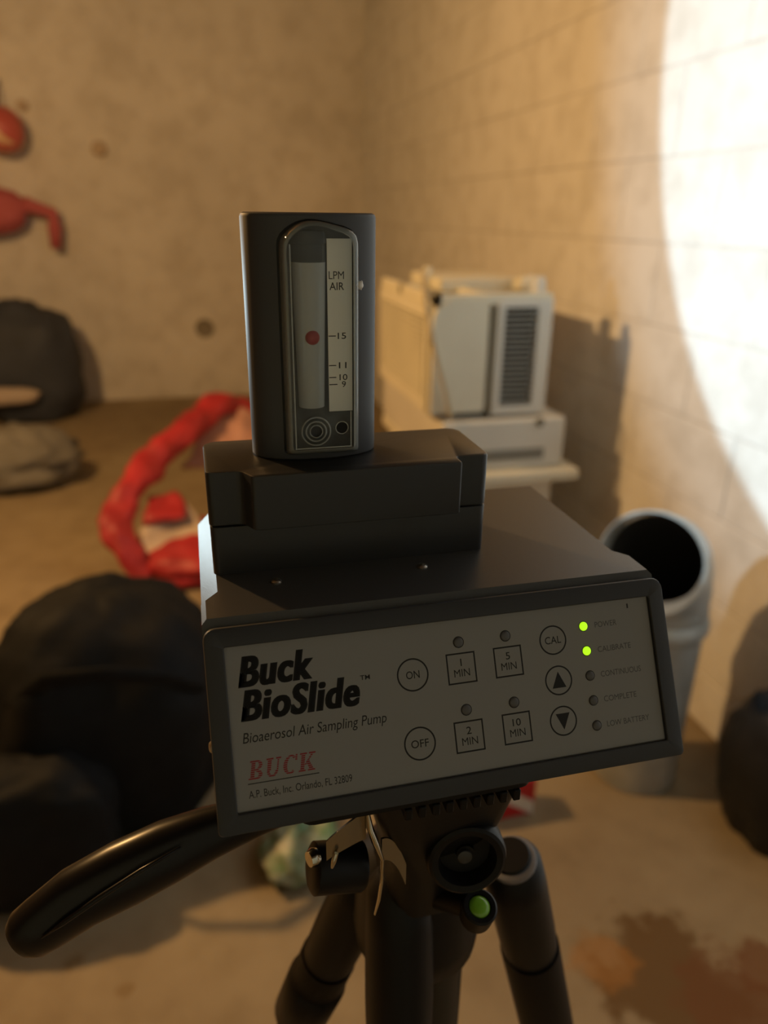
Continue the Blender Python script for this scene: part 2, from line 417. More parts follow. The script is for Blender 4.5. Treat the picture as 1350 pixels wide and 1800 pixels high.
def square(cx, cv, h, th):
    bm = nb(); bm2 = [[bm.verts.new(pf(cx + sx * d, cv + sy_ * d)) for sx, sy_ in ((-1, -1), (1, -1), (1, 1), (-1, 1))] for d in (h, h - th)]
    for k in range(4): bm.faces.new((bm2[0][k], bm2[0][(k + 1) % 4], bm2[1][(k + 1) % 4], bm2[1][k]))
    return bm
for s, cx, cv, r, hw in (('ON', 57.2, 35.1, 4.7, 2.0), ('OFF', 57.2, 15.8, 4.7, 2.6), ('CAL', 101.5, 39.6, 4.4, 2.6)):
    obj('button_ring', ring(cx, cv, r, .45), M_ink, panel); lettering(s, cx - hw, cv - 1.1, cx + hw, cv + 1.1, bold=.005)
for cx, cv, d in ((101.8, 27.6, 1), (101.75, 15.7, -1)):
    obj('button_ring', ring(cx, cv, 4.4, .45), M_ink, panel)
    bm = nb(); bm.faces.new([bm.verts.new(pf(cx + a, cv + b * d)) for a, b in ((-2.25, -2.2), (2.25, -2.2), (0, 2.6))]); obj('arrow', bm, M_ink, panel)
def lens(cx, cv, r, m):
    bm = nb(); loft(bm, [[face(cx + rr * math.cos(a), cv + rr * math.sin(a), n) for a in [2 * math.pi * k / 24 for k in range(24)]] for rr, n in ((r, -1.05), (r, -.9), (r * .85, -.72), (r * .45, -.6), (r * .05, -.57))])
    o = obj('indicator_lamp', bm, m, panel, 60)
    obj('lamp_rim', ring(cx, cv, r * 1.16, r * .2, 28), M_ink, panel); return o
for s, cx, cv, dv in (('1', 71.95, 35.1, 7.5), ('5', 86.6, 35.15, 7.5), ('2', 72.1, 15.65, 7.5), ('10', 86.95, 15.8, 7.4)):
    obj('button_outline', square(cx, cv, 4.45, .45), M_ink, panel)
    hw = .3 if s == '1' else (.8 if len(s) == 1 else 1.5)
    lettering(s, cx - hw, cv + .6, cx + hw, cv + 2.7, keep=True, bold=.006); lettering('MIN', cx - 2.4, cv - 2.4, cx + 2.4, cv - .3)
    lens(cx - .1, cv + dv, 1.45, M_dot)
for k, (s, x1) in enumerate((('POWER', 123.2), ('CALIBRATE', 127.0), ('CONTINUOUS', 129.4), ('COMPLETE', 126.8), ('LOW BATTERY', 130.1))):
    cv = 42.5 - 7.43 * k
    o = lens(112.0 + .09 * k, cv, 1.35, M_green if k < 2 else M_dot)
    if k < 2: o['label'] = 'glowing green indicator lamp'
    lettering(s, 115.8, cv - .85, x1, cv + .85, m=M_ghost)
obj('scuff', quadpanel(127.3, 46.3, 127.8, 47.7), M_ink, panel)
def screw(parent, c, axis, r, m=M_screw):
    bm = nb(); lathe(bm, [(r, 0), (r, r * .25), (r * .7, r * .55), (r * .32, r * .62), (r * .3, r * .3), (.00001, r * .28)], c, axis, 20)
    return obj('screw', bm, m, parent, 40)
screw(pump, V(69.1, 49.0, 48.2), (0, 0, 1), .0017); screw(pump, V(22.7, 49.0, 48.2), (0, 0, 1), .0017)
screw(pump, V(.2, 16, 17), (-1, 0, 0), .0016)

# ------------------------------------------------------------------ calibration flow meter standing on the pump
M_blk = mat('black_anodised', (.022, .023, .026), .33, spec=.5, bump=.12, bump_s=900)
M_tow = mat('black_satin_tower', (.03, .034, .042), .54, spec=.9, bump=.06, bump_s=1500)
meter = thing('calibration_flow_meter', 'black rotameter tower on a rectangular block, standing on top of the pump', 'flow meter', PO + V(48, 73, H_))
def mb(bm):   # pump millimetres to metres local to the meter
    bmesh.ops.transform(bm, matrix=Matrix.Translation(-Vector((48, 73, H_)) * mm) @ Matrix.Scale(mm, 4), verts=bm.verts); return bm
bm = nb(); prism(bm, rrect(4.4, 93.0, 57.0, 89.6, [2.5, 5, 5, 2.5], 6), H_, 64.2, .25); obj('base_block', mb(bm), M_blk, meter, 40)
poly = []
def arcpts(cx, cyy, r, a0, a1, n=7): return [(cx + r * math.cos(math.radians(a0 + (a1 - a0) * k / n)), cyy + r * math.sin(math.radians(a0 + (a1 - a0) * k / n))) for k in range(n + 1)]
poly += arcpts(6.4, 59.4, 2.2, 180, 270, 5)                       # front left corner, set back
poly += arcpts(12.6, 54.2, 3.0, 90, 20, 5) + arcpts(18.4, 53.0, 1.7, 190, 270, 4)   # s-curve out to the lid front
poly += arcpts(81.0, 52.2, .9, 270, 360, 3)
poly += arcpts(83.0, 56.2, 1.1, 180, 100, 4) + [(86, 57.0)]       # notch at the right
poly += arcpts(90.4, 59.5, 2.6, 270, 360, 5) + arcpts(88.2, 84.8, 4.8, 0, 90, 7) + arcpts(9.0, 84.8, 4.8, 90, 180, 7)
bm = nb(); prism(bm, poly, 64.7, 81.8, .7, .2); obj('lid', mb(bm), M_blk, meter, 35)
# tower: oval column with a milled pocket
tw = nb(); TCX, TCY, TA, TB = 39.1, 74.0, 19.6, 11.0
def oval(d=0, n=96, e=2.25): 
    out = []
    for k in range(n):
        a = 2 * math.pi * k / n; c, s_ = math.cos(a), math.sin(a)
        out.append((TCX + math.copysign(abs(c) ** (2 / e), c) * (TA - d), TCY + math.copysign(abs(s_) ** (2 / e), s_) * (TB - d)))
    return out
loft(tw, [[(x, y, z) for x, y in oval(d)] for d, z in ((.5, 81.8), (0, 82.3), (0, 151.4), (.35, 152.2), (1.1, 152.6))])
bmesh.ops.recalc_face_normals(tw, faces=tw.faces)
tower = obj('tower', mb(tw), M_tow, meter, 40)
# outline of the clear meter body: square foot, arched head
def outline(d):
    x0, x1, z0, z1 = 28.7 + d, 51.1 - d, 84.2 + d, 0
    pts = [(x0 + 1.2, z0), (x1 - 1.2, z0), (x1 - .3, z0 + .3), (x1, z0 + 1.2)]
    top = [(51.1, 143), (51.05, 145), (50.6, 146.8), (49.5, 148.0), (47.5, 148.9), (45, 149.5), (42, 150.2), (39.5, 150.6), (37.2, 150.7), (35, 150.3), (33, 149.5), (31, 148.2), (29.6, 146.8), (28.9, 145.3), (28.7, 143.5)]
    for x, z in top:
        k = (x - 39.9) / 11.2; pts.append((39.9 + (x - 39.9) * (11.2 - d) / 11.2, z - d))
    pts += [(x0, z0 + 1.2), (x0 + .3, z0 + .3)]
    return pts
cut = nb(); loft(cut, [[(x, y, z) for x, z in outline(-.25)] for y in (50, 66.6)])
bmesh.ops.recalc_face_normals(cut, faces=cut.faces)
co = obj('cutter', mb(cut), M_tow, meter)
md = tower.modifiers.new('pocket', 'BOOLEAN'); md.operation = 'DIFFERENCE'; md.object = co; md.solver = 'EXACT'
bpy.context.view_layer.update(); dg = bpy.context.evaluated_depsgraph_get()
nm = bpy.data.meshes.new_from_object(tower.evaluated_get(dg)); tower.modifiers.clear(); tower.data = nm
nm.polygons.foreach_set('use_smooth', [True] * len(nm.polygons)); nm.set_sharp_from_angle(angle=math.radians(35))
bpy.data.objects.remove(co)
M_acr = clear('clear_acrylic', (.97, .98, .98), 1.42, .03, (.7, .75, .78))
M_tube = clear('frosted_tube', (.95, .96, .96), 1.55, .5, (.9, .93, .94), .12)
M_plug = clear('grey_plug', (.55, .58, .6), 1.3, .35, (.20, .22, .24), .2)
M_edge = clear('acrylic_edge', (.92, .96, .96), 1.5, .25, (.9, .95, .95), .25)
def K(x, z, y): k = (y + 151) / 212.5; return (4.7 + (x - 4.7) * k, y, 152.6 - (152.6 - z) * k)
def oloop(d, y, sx=0.0): return [K(39.9 + (x - 39.9) * (1 - .035 * sx) + .45 * sx, z, y) for x, z in outline(d)]
bm = nb(); loft(bm, [oloop(.1, 66.3), oloop(.1, 63.0), oloop(.2, 57.0, 1), oloop(.6, 56.0, 1), oloop(1.3, 55.6, 1)])
acr = obj('acrylic_body', mb(bm), M_acr, meter, 40)
bm = nb(); bridge_ring(bm, [oloop(.12, 64.5), oloop(.12, 62.8), oloop(.22, 57.2, 1), oloop(.62, 56.1, 1), oloop(1.3, 55.75, 1), oloop(1.5, 57.0, 1), oloop(1.3, 64)]); obj('acrylic_rim', mb(bm), M_edge, meter, 40)
TX = 37.2
bm = nb(); lathe(bm, [(3.9, 0), (4.9, 41.2)], (TX, 64.2, 98.6), (0, 0, 1), 32); obj('tapered_tube', mb(bm), M_tube, meter, 60)
bm = nb(); lathe(bm, [(2.4, 0), (3.0, 41)], (TX + .3, 64.2, 98.6), (0, 0, 1), 24); obj('tube_bore', mb(bm), clear('bore', (.98, .98, .98), 1.25, .12, (.8, .84, .86), .1), meter, 60)
bm = nb(); lathe(bm, [(4.7, 0), (4.9, .4), (4.9, 4.8), (5.2, 5.0), (5.2, 7.0), (4.8, 8.2), (1.2, 8.4), (1.0, 8.0), (.01, 7.9)], (TX, 64.2, 139.7), (0, 0, 1), 32); obj('tube_plug', mb(bm), M_plug, meter, 40)
bm = nb(); bmesh.ops.create_uvsphere(bm, u_segments=24, v_segments=14, radius=2.1); bmesh.ops.translate(bm, verts=bm.verts, vec=(37.3, 59.75 + 0.6, 119.4))
obj('float_ball', mb(bm), mat('red_float', (.42, .045, .05), .35), meter, 180)['label'] = 'small red ball in the tube'
bm = box(nb(), 42.1, 49.2, 61.6, 62.0, 97.2, 146.0); scale = obj('scale_strip', mb(bm), mat('scale_card', (.92, .90, .84), .6), meter)
sf = lambda x, z: (Vector((x, 61.55, z)) - Vector((48, 73, H_))) * mm
def spx(px, py): return 42.45 + (px - 577) * .1585, 145.9 - (py - 420) * .1610
def stext(s, p0, p1, **k):
    (x0, z0), (x1, z1) = spx(*p0), spx(*p1); obj('lettering', fit_text(s, x0, z0, x1, z1, sf, **k), M_ink, scale)
stext('LPM', (577.5, 486), (605, 473)); stext('AIR', (578.5, 504.5), (605, 491.5), bold=.006)
for s, y, x0, x1 in (('15', 584, 592.5, 608), ('11', 637, 594, 608.5), ('10', 659, 595, 610), ('9', 672, 599.5, 607)):
    stext(s, (x0, y + 5.6), (x1, y - 5.6), bold=.008)
    (a, b), (c, d) = spx(575.5, y + .9), spx(589 if s != '9' else 591, y - .9)
    bm = nb(); bm.faces.new([bm.verts.new(sf(*q)) for q in ((a, b), (c, b), (c, d), (a, d))]); obj('tick_mark', bm, M_ink, scale)
# hose fitting and screw hole at the foot
def circ(cx, cz, r, y, n=36): return [K(cx + r * math.cos(2 * math.pi * k / n), cz + r * math.sin(2 * math.pi * k / n), y) for k in range(n)]
for r0, r1, y0, y1 in ((4.6, 4.1, 55.7, 54.3), (3.3, 2.8, 55.7, 53.9), (2.1, 1.7, 55.7, 53.6)):
    bm = nb(); bridge_ring(bm, [circ(38, 91.2, r0, y0), circ(38, 91.2, r0, y1 + .2), circ(38, 91.2, (r0 + r1) / 2, y1), circ(38, 91.2, r1, y1 + .2), circ(38, 91.2, r1, y0)])
    obj('fitting_ring', mb(bm), M_edge, meter, 50)
bm = nb(); loft(bm, [circ(38, 91.2, 1.7, 55.7), circ(38, 91.2, 1.7, 55.4)]); obj('fitting_bore', mb(bm), M_blk, meter)
bm = nb(); bridge_ring(bm, [circ(45.9, 92, r, y) for r, y in ((2.05, 55.8), (2.05, 55.35), (1.75, 55.35), (1.75, 55.8))]); obj('hole_rim', mb(bm), M_edge, meter, 50)
bm = nb(); loft(bm, [circ(45.9, 92, 1.75, 55.7), circ(45.9, 92, 1.75, 55.5)]); obj('screw_hole', mb(bm), mat('hole_black', (.004, .004, .005), .8), meter)
for x0, x1, z0, z1 in ((48.5, 48.9, 85.9, 97.0), (31.6, 49.0, 85.8, 86.2), (31.6, 32.0, 86.0, 144.5), (49.6, 50.0, 86, 144)):
    bm = nb(); loft(bm, [[K(x, z, y) for x, z in ((x0, z0), (x1, z0), (x1, z1), (x0, z1))] for y in (55.75, 55.3)])
    obj('moulded_edge', mb(bm), M_edge, meter)
bm = nb(); blob(bm, (51.9, 63.2, 133.4), (.9, .9, 1.2), .35, 1.5, 3, 14, 10); obj('dried_glue', mb(bm), mat('glue', (.75, .72, .68), .5), meter, 180)

# ------------------------------------------------------------------ tripod under the pump
M_trp = mat('black_tripod_plastic', (.006, .006, .007), .42, spec=.25, bump=.08, bump_s=600)
M_leg = mat('black_leg_enamel', (.004, .004, .005), .5, spec=.15)
M_chr = mat('bright_steel', (.62, .6, .52), .16, metal=1)
TO = Vector((75, 55, 0))
tri = thing('camera_tripod', 'black camera tripod with pan handle and green bubble level carrying the pump', 'tripod', (PO.x + .075, PO.y + .055, 0))
ZB = PO.z / mm
def tb(bm):     # pump millimetres to metres local to the tripod root (at floor level)
    bmesh.ops.transform(bm, matrix=Matrix.Translation(Vector((-75, -55, ZB)) * mm) @ Matrix.Scale(mm, 4), verts=bm.verts); return bm
bm = nb(); prism(bm, rrect(22, 92, 4, 78, 4, 4), -6.2, -.15, 1, 1); obj('quick_release_plate', tb(bm), M_trp, tri, 40)
bm = nb()
for k in range(9): box(bm, 52 + 4.2 * k, 54.2 + 4.2 * k, 3.4, 8, -9.5, -5.6, .3, 1)
obj('plate_teeth', tb(bm), M_trp, tri)
bm = nb(); loft(bm, [[(x, y, z) for x, y in rrect(x0, x1, y0, y1, r, 4)] for x0, x1, y0, y1, z, r in ((44, 91, 8, 70, -6, 4), (45, 91.5, 10, 68, -14, 5), (49, 90.5, 14, 64, -28, 6), (52, 88, 18, 60, -44, 8), (56, 86, 24, 60, -60, 10), (56, 86, 28, 64, -82, 10))]); obj('head_body', tb(bm), M_trp, tri, 50)
ax = Vector((-.15, -1, .12)).normalized()
kn = obj('tilt_knob', tb((lambda b: (lathe(b, [(12.4, 0), (13.2, 1.2), (13.2, 6.5), (12.6, 8.2), (11.6, 8.8), (9.6, 8.4), (8.8, 5.6), (8.4, 3.4), (3.2, 3.0), (3.0, 5.0), (.02, 5.2)], (77.2, 20, -41), ax, 48), b)[1])(nb())), M_trp, tri, 35)
bm = nb(); lathe(bm, [(2.4, 0), (2.4, 1.2), (1.2, 1.6), (.01, 1.4)], Vector((76.8, 20, -41.4)) + ax * 4.9, ax, 18); obj('knob_screw', tb(bm), mat('dark_steel', (.04, .04, .04), .3), kn, 40)
# pan handle: flattened tapering grip with a scooped top
hp = [(30, 36, -26), (12, 35, -28), (-4, 34, -31), (-16, 33, -34.2), (-30, 32, -39), (-44, 31, -44.3), (-55, 30, -51.0), (-59.6, 29.7, -53.8), (-62.2, 29.5, -55.3)]
hr = [5.0, 7.0, 9.0, 10.6, 11.2, 10.6, 9.6, 8.9, 7.0]
bm = nb(); tube(bm, hp, hr, 28, sx=.8, ref=(0, 1, 0)); obj('pan_handle', tb(bm), mat('glossy_black_grip', (.007, .007, .009), .3, spec=.35), tri, 50)
bm = nb(); tube(bm, [(-12, 25.0, -25.5), (-24, 22.6, -29.6), (-36, 21.6, -35.8), (-47, 21.2, -42.6), (-54, 21.9, -47.8)], [.3, .8, .9, .8, .3], 10); obj('grip_ridge', tb(bm), MATS['glossy_black_grip'], tri, 180)
# tilt hinge barrel and bright clamp lever
bm = nb(); lathe(bm, [(6.5, 0), (8, 1), (8, 16), (7.4, 17), (.05, 17)], (26.5, 20, -39), (1, .05, -.22), 30); obj('hinge_barrel', tb(bm), M_trp, tri, 40)
bm = nb(); lathe(bm, [(2.6, -1.5), (3.0, 0), (2.4, 1.5), (.05, 1.7)], (27.0, 18, -32.5), (-1, -.4, .1), 16); obj('hinge_pin', tb(bm), M_chr, tri, 60)
bm = nb(); tube(bm, [(43.4, 14, -14), (44, 14, -20), (45.5, 13, -25), (47.6, 12, -32), (47.4, 11.5, -40), (46.6, 11.5, -48), (45.4, 12, -55)], [1.0, 2.0, 2.2, 1.1, .9, .9, .5], 14, sx=.55, ref=(1, 0, 0)); obj('clamp_lever', tb(bm), M_chr, tri, 60)
bm = nb(); sheet(bm, lambda u, v: Vector((43 - 12 * u, 16 - 1.5 * math.sin(u * 3), -15 - 11 * v * (1 - .3 * u) - 9 * u * u)), 10, 6, .7); obj('clamp_plate', tb(bm), mat('dull_steel', (.42, .40, .34), .25, metal=1), tri, 60)
bm = nb(); sheet(bm, lambda u, v: Vector((48 + 9 * u, 14 + 3 * u, -26 - 16 * u * u - 9 * v)), 10, 4, .7); obj('clamp_cheek', tb(bm), MATS['dull_steel'], tri, 60)
bm = nb(); tube(bm, [(33.5, 13, -27), (32.6, 12.6, -29.5), (32.0, 12.6, -32)], [.7, .9, .5], 10); obj('spring_clip', tb(bm), M_chr, tri, 60)
# column, collar and bubble level
bm = nb(); lathe(bm, [(13, 0), (13, -320), (14, -322), (14, -335), (.05, -335)], (84, 60, -70), (0, 0, 1), 28); obj('centre_column', tb(bm), mat('column_enamel', (.03, .024, .018), .4), tri, 40)
bm = nb(); lathe(bm, [(22, 0), (25, 4), (26, 14), (24, 44), (18, 50)], (74, 56, -128), (0, 0, 1), 32); obj('shoulder_collar', tb(bm), M_trp, tri, 40)
lv = obj('bubble_level', tb((lambda b: (lathe(b, [(4.6, -9), (5.6, -8), (6.0, 0), (5.4, .6), (4.0, .5), (3.6, -.4), (.02, -.4)], (81.6, 12, -62), (0, -.35, 1), 30), b)[1])(nb())), M_trp, tri, 40)
bm = nb(); lathe(bm, [(3.6, -.3), (3.4, .3), (2, .8), (.02, .9)], (81.6, 12, -62), (0, -.35, 1), 24); obj('bubble_vial', tb(bm), mat('green_vial', (.18, .42, .03), .2, coat=.5), lv, 60)['label'] = 'green spirit level vial'
bm = nb(); tube(bm, [(80, 17, -67), (74, 30, -75), (70, 40, -80)], [4, 5, 7], 14); obj('level_arm', tb(bm), M_trp, tri, 60)
def leg(hinge, direction, yoke_r, r0, r1, first):
    """hinge yoke, upper leg tube, lock collar, lower leg tube, rubber foot"""
    h = Vector(hinge); d = Vector(direction).normalized()
    L_ = (h.z + ZB - 6) / -d.z
    bm = nb(); tube(bm, [h - d * 14, h - d * 8, h + d * 6, h + d * 40, h + d * 62], [yoke_r * .6, yoke_r * .95, yoke_r, yoke_r, yoke_r * .96], 26); y = obj('leg_hinge', tb(bm), M_trp, tri, 50)
    bm = nb(); tube(bm, [h + d * 58, h + d * first, h + d * (first + 6)], [r0, r0, r0 * .8], 26); lg = obj('leg', tb(bm), M_leg, tri, 50)
    bm = nb(); tube(bm, [h + d * (first - 4), h + d * first, h + d * (first + 30), h + d * (first + 34)], [r0 * .9, r0 * 1.1, r0 * 1.05, r0 * .8], 24); obj('leg_lock', tb(bm), M_trp, lg, 50)
    bm = nb(); tube(bm, [h + d * first, h + d * (L_ - 10)], [r1, r1], 22); obj('lower_tube', tb(bm), M_leg, lg, 50)
    bm = nb(); tube(bm, [h + d * (L_ - 25), h + d * (L_ - 8), h + d * (L_ + 4)], [r1 * 1.2, r1 * 1.4, r1 * 1.1], 20); obj('rubber_foot', tb(bm), mat('rubber', (.02, .02, .02), .8), lg, 50)
    return lg
leg((62, 40, -88), (-.04, -.20, -1), 13.2, 13.4, 10.5, 330)
leg((56, 70, -108), (-.27, .2, -1), 12.5, 12.8, 8, 78)
leg((120, 62, -112), (.27, .10, -1), 13.5, 14.0, 11, 330)
bm = nb(); lathe(bm, [(9.5, -1.4), (10.6, -1), (10.6, 1), (9.5, 1.4)], (117, 60, -101), (.27, .1, -1), 28); obj('hinge_ring', tb(bm), mat('grey_ring', (.25, .26, .30), .35, metal=.6), tri, 40)

# ------------------------------------------------------------------ air conditioner stack by the block wall
M_ac = mat('cream_plastic', (.76, .73, .60), .5, noise_s=6, noise_a=.12)
M_ac2 = mat('off_white_enamel', (.68, .67, .62), .45, noise_s=5, noise_a=.1)
M_dk = mat('dark_grille', (.05, .05, .048), .7)
FY = 1.82
ac = thing('window_air_conditioner', 'cream window air conditioner with louvred side, topmost of the appliance stack', 'air conditioner', (.755, 2.08, .688))
def lo(o_): return Matrix.Translation(-Vector(o_.location))
def part(name, bm, m, parent, sm=None, root=None):
    bmesh.ops.transform(bm, matrix=lo(root or parent), verts=bm.verts); return obj(name, bm, m, parent, sm)
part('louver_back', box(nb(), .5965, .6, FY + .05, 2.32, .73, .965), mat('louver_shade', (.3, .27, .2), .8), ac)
part('chassis', box(nb(), .597, .752, FY + .012, 2.36, .7, .985, .006), M_ac, ac)
bm = nb(); pl = [(.592, .705), (.735, .705), (.742, .712), (.742, .99), (.735, 1.0)] + [(.592 + .055 - .055 * math.sin(a), 1.0 - .055 + .055 * math.cos(a)) for a in [math.radians(10 * k) for k in range(10)]]
loft(bm, [[(x, y, z) for x, z in pl] for y in (FY + .014, FY - .004)]); part('side_panel', bm, M_ac, ac)
for k in range(17):
    z = .735 + .0135 * k
    part('louver', box(nb(), .582, .600, FY + .06, 2.30, z, z + .0065, .001, 1), M_ac, ac)
part('louver_frame', (lambda b: (bridge_ring(b, [[(x, y, z) for y, z in rrect(FY + .02 + d, 2.35 - d, .705 + d, .985 - d, .01, 3)] for x, d in ((.598, 0), (.584, 0), (.584, .03), (.598, .03))]), b)[1])(nb()), M_ac, ac)
# front housing at the right with a dark slatted grille
bm = nb(); bridge_ring(bm, [[(x, y, z) for x, z in rrect(.765 + d, .925 - d - e_, .69 + d * 1.2, 1.0 - d, .006, 3)] for y, d, e_ in ((2.2, 0, 0), (FY + .004, 0, 0), (FY - .002, .006, 0), (FY - .002, .022, .02), (FY + .03, .024, .02))]); part('front_frame', bm, M_ac2, ac)
part('grille_back', box(nb(), .78, .91, FY + .03, FY + .05, .71, .98), M_dk, ac)
for k in range(18):
    z = .722 + .0143 * k
    part('slat', box(nb(), .786, .884, FY + .002, FY + .016, z, z + .0045), mat('grey_slat', (.30, .30, .27), .6), ac)
part('gap_liner', box(nb(), .74, .768, FY + .03, 2.3, .70, .97), mat('brown_foam', (.22, .16, .09), .9), ac)
# top rails and the loose mounting hardware
for x0, x1, y0, y1 in ((.59, .92, FY, FY + .025), (.59, .615, FY, 2.36), (.72, .75, FY + .02, 2.3), (.59, .92, 2.12, 2.15)):
    part('top_rail', box(nb(), x0, x1, y0, y1, .985, 1.012, .003, 1), M_ac, ac)
part('corner_post', box(nb(), .655, .675, 2.1, 2.13, 1.0, 1.06, .003, 1), M_ac, ac)
part('top_plate', box(nb(), .67, .9, 2.0, 2.3, 1.0, 1.035, .004, 1), M_ac, ac)
bm = nb(); tube(bm, [at(745, 480, 1, 2.0), at(748, 530, 1, FY - .02), at(765, 620, 1, FY - .03), at(785, 700, 1, FY - .03), at(792, 735, 1, FY - .02)], .006, 10); part('cord', bm, mat('cord_tan', (.45, .38, .25), .6), ac, 60)
bm = nb(); blob(bm, at(925, 500, 1, 1.95), (.035, .03, .022), .3, 2, 5, 18, 12); part('foam_scrap', bm, M_ac, ac, 180)
bm = nb(); lathe(bm, [(.018, 0), (.02, .02), (.016, .045), (.01, .05), (.001, .05)], at(945, 520, 1, 1.85), (0, 0, 1), 16); part('top_knob', bm, M_ac2, ac, 40)
lower = thing('lower_air_conditioner', 'off-white wide air conditioner lying under the cream one, with a grey slot in front', 'air conditioner', (.80, 2.1, .54))
part('housing', box(nb(), .622, .985, FY - .02, 2.45, .54, .682, .008), M_ac2, lower)
part('slot', box(nb(), .695, .925, FY - .024, FY, .565, .597, .002, 1), mat('slot_grey', (.20, .20, .18), .6), lower)
part('tray_lip', box(nb(), .62, 1.022, FY - .06, 2.45, .508, .5395, .006), M_ac, lower)
bm = nb(); lathe(bm, [(.012, 0), (.012, .008), (.006, .01), (.001, .01)], (.905, FY - .02, .672), (0, -1, 0), 14); part('latch', bm, mat('latch_grey', (.2, .2, .17), .5), lower)
cab = thing('storage_cabinet', 'low pale cabinet standing on the floor under the air conditioners', 'cabinet', (.81, 2.12, 0))
part('carcass', box(nb(), .64, .975, FY + .012, 2.42, .03, .507, .005), M_ac2, cab)
part('plinth', box(nb(), .66, .96, FY + .03, 2.4, 0, .03), M_dk, cab)
d1 = part('door', box(nb(), .648, .967, FY - .004, FY + .011, .045, .495, .004), M_ac2, cab)
bm = box(nb(), .68, .695, FY - .02, FY - .004, .25, .36, .003); part('door_handle', bm, M_dk, d1, None, cab)

# ------------------------------------------------------------------ galvanised duct elbow by the wall
M_galv = mat('galvanised_steel', (.48, .50, .50), .4, metal=.35, noise_s=14, noise_a=.35)
DC = Vector((.915, 1.18, 0)); DR = .094
duct = thing('duct_elbow', 'galvanised round duct elbow standing on the floor beside the block wall', 'duct', DC)
mdir = Vector((-.72, -.64, .24)).normalized()             # the mouth looks at the camera
def shell(name, pts, rads, m=M_galv, parent=None):
    """open pipe with wall thickness"""
    bm = nb(); pts = [Vector(p) for p in pts]; loops = []; n = 36; pu = None; inner = []
    for i, p in enumerate(pts):
        d = (pts[min(i + 1, len(pts) - 1)] - pts[max(i - 1, 0)]).normalized()
        u = frame(d)[0] if pu is None else (pu - d * pu.dot(d)).normalized(); pu = u; v = d.cross(u)
        mk = lambda r: [p + (u * math.cos(2 * math.pi * k / n) + v * math.sin(2 * math.pi * k / n)) * r for k in range(n)]
        loops.append(mk(rads[i])); inner.append(mk(rads[i] - .004))
    bridge_ring(bm, loops + inner[::-1]); return part(name, bm, m, parent or duct, 30, duct)
z_e = .43
base_top = DC + Vector((0, 0, z_e))
shell('lower_pipe', [DC + Vector((0, 0, .002)), DC + Vector((0, 0, z_e - .02))], [DR, DR])
shell('crimped_collar', [DC + Vector((0, 0, z_e - .045)), DC + Vector((0, 0, z_e - .03)), DC + Vector((0, 0, z_e - .015)), DC + Vector((0, 0, z_e))], [DR + .002, DR + .009, DR + .009, DR + .003])
# four gores bending from vertical to the mouth direction
RB = .165; hz = Vector((mdir.x, mdir.y, 0)).normalized(); tot = math.acos(mdir.z)
def bend(a): return base_top + hz * RB * (1 - math.cos(a)) + Vector((0, 0, 1)) * RB * math.sin(a)
for g in range(4):
    a0, a1 = tot * g / 4, tot * (g + 1) / 4
    p0, p1 = bend(a0), bend(a1); e_ = (p1 - p0).normalized() * .006
    shell('gore', [p0 - e_, p0 + e_ * .2, p1 - e_ * .2, p1 + e_], [DR * 1.0, DR * 1.025, DR * 1.005, DR * .98])
pe = bend(tot)
bm = nb(); tube(bm, [DC + Vector((0, 0, .05)), base_top] + [bend(tot * k / 8) for k in range(1, 9)], DR * .93, 32, False); part('shade_lining', bm, mat('duct_shade', (.035, .033, .03), .9), duct, 60)  # dark inner tube added to give the shade inside the duct
shell('mouth_collar', [pe, pe + mdir * .03, pe + mdir * .045], [DR * 1.02, DR * 1.02, DR * 1.06])

# ------------------------------------------------------------------ bags and clutter on the floor
M_bag = mat('black_nylon', (.009, .010, .012), .7, spec=.2, noise_s=30, noise_a=.3, bump=.35, bump_s=60)
M_plastic = mat('black_bin_liner', (.014, .015, .018), .5, spec=.3, bump=.5, bump_s=18)
bag = thing('black_duffel_bag', 'large black soft bag slumped on the floor left of the tripod', 'bag', (-.25, 1.30, 0))
bm = nb(); blob(bm, (-.235, 1.36, .23), (.235, .20, .27), .10, 1.6, 2, 56, 36, 2.6, 0.0); part('bag_body', bm, M_bag, bag, 180)
bm = nb(); blob(bm, (-.36, 1.14, .15), (.15, .085, .15), .10, 2.0, 6, 40, 26, 2.8, 0.0); part('side_pocket', bm, M_bag, bag, 180)
bm = nb(); tube(bm, [(-.38, 1.22, .37), (-.30, 1.17, .445), (-.2, 1.15, .455), (-.1, 1.17, .42), (-.04, 1.22, .35)], [.012, .016, .016, .016, .012], 12, sx=.4); part('carry_strap', bm, M_bag, bag, 60)
p = at(342, 1145, 1, 1.36); bm = nb(); sheet(bm, lambda u, v: Vector((p.x - .012 + .05 * u, 1.36 + .02 * math.sin(u * 3), p.z - .045 + .10 * v)), 6, 6, .004); part('red_tag', bm, mat('red_tag_cloth', (.55, .05, .035), .6), bag, 60)

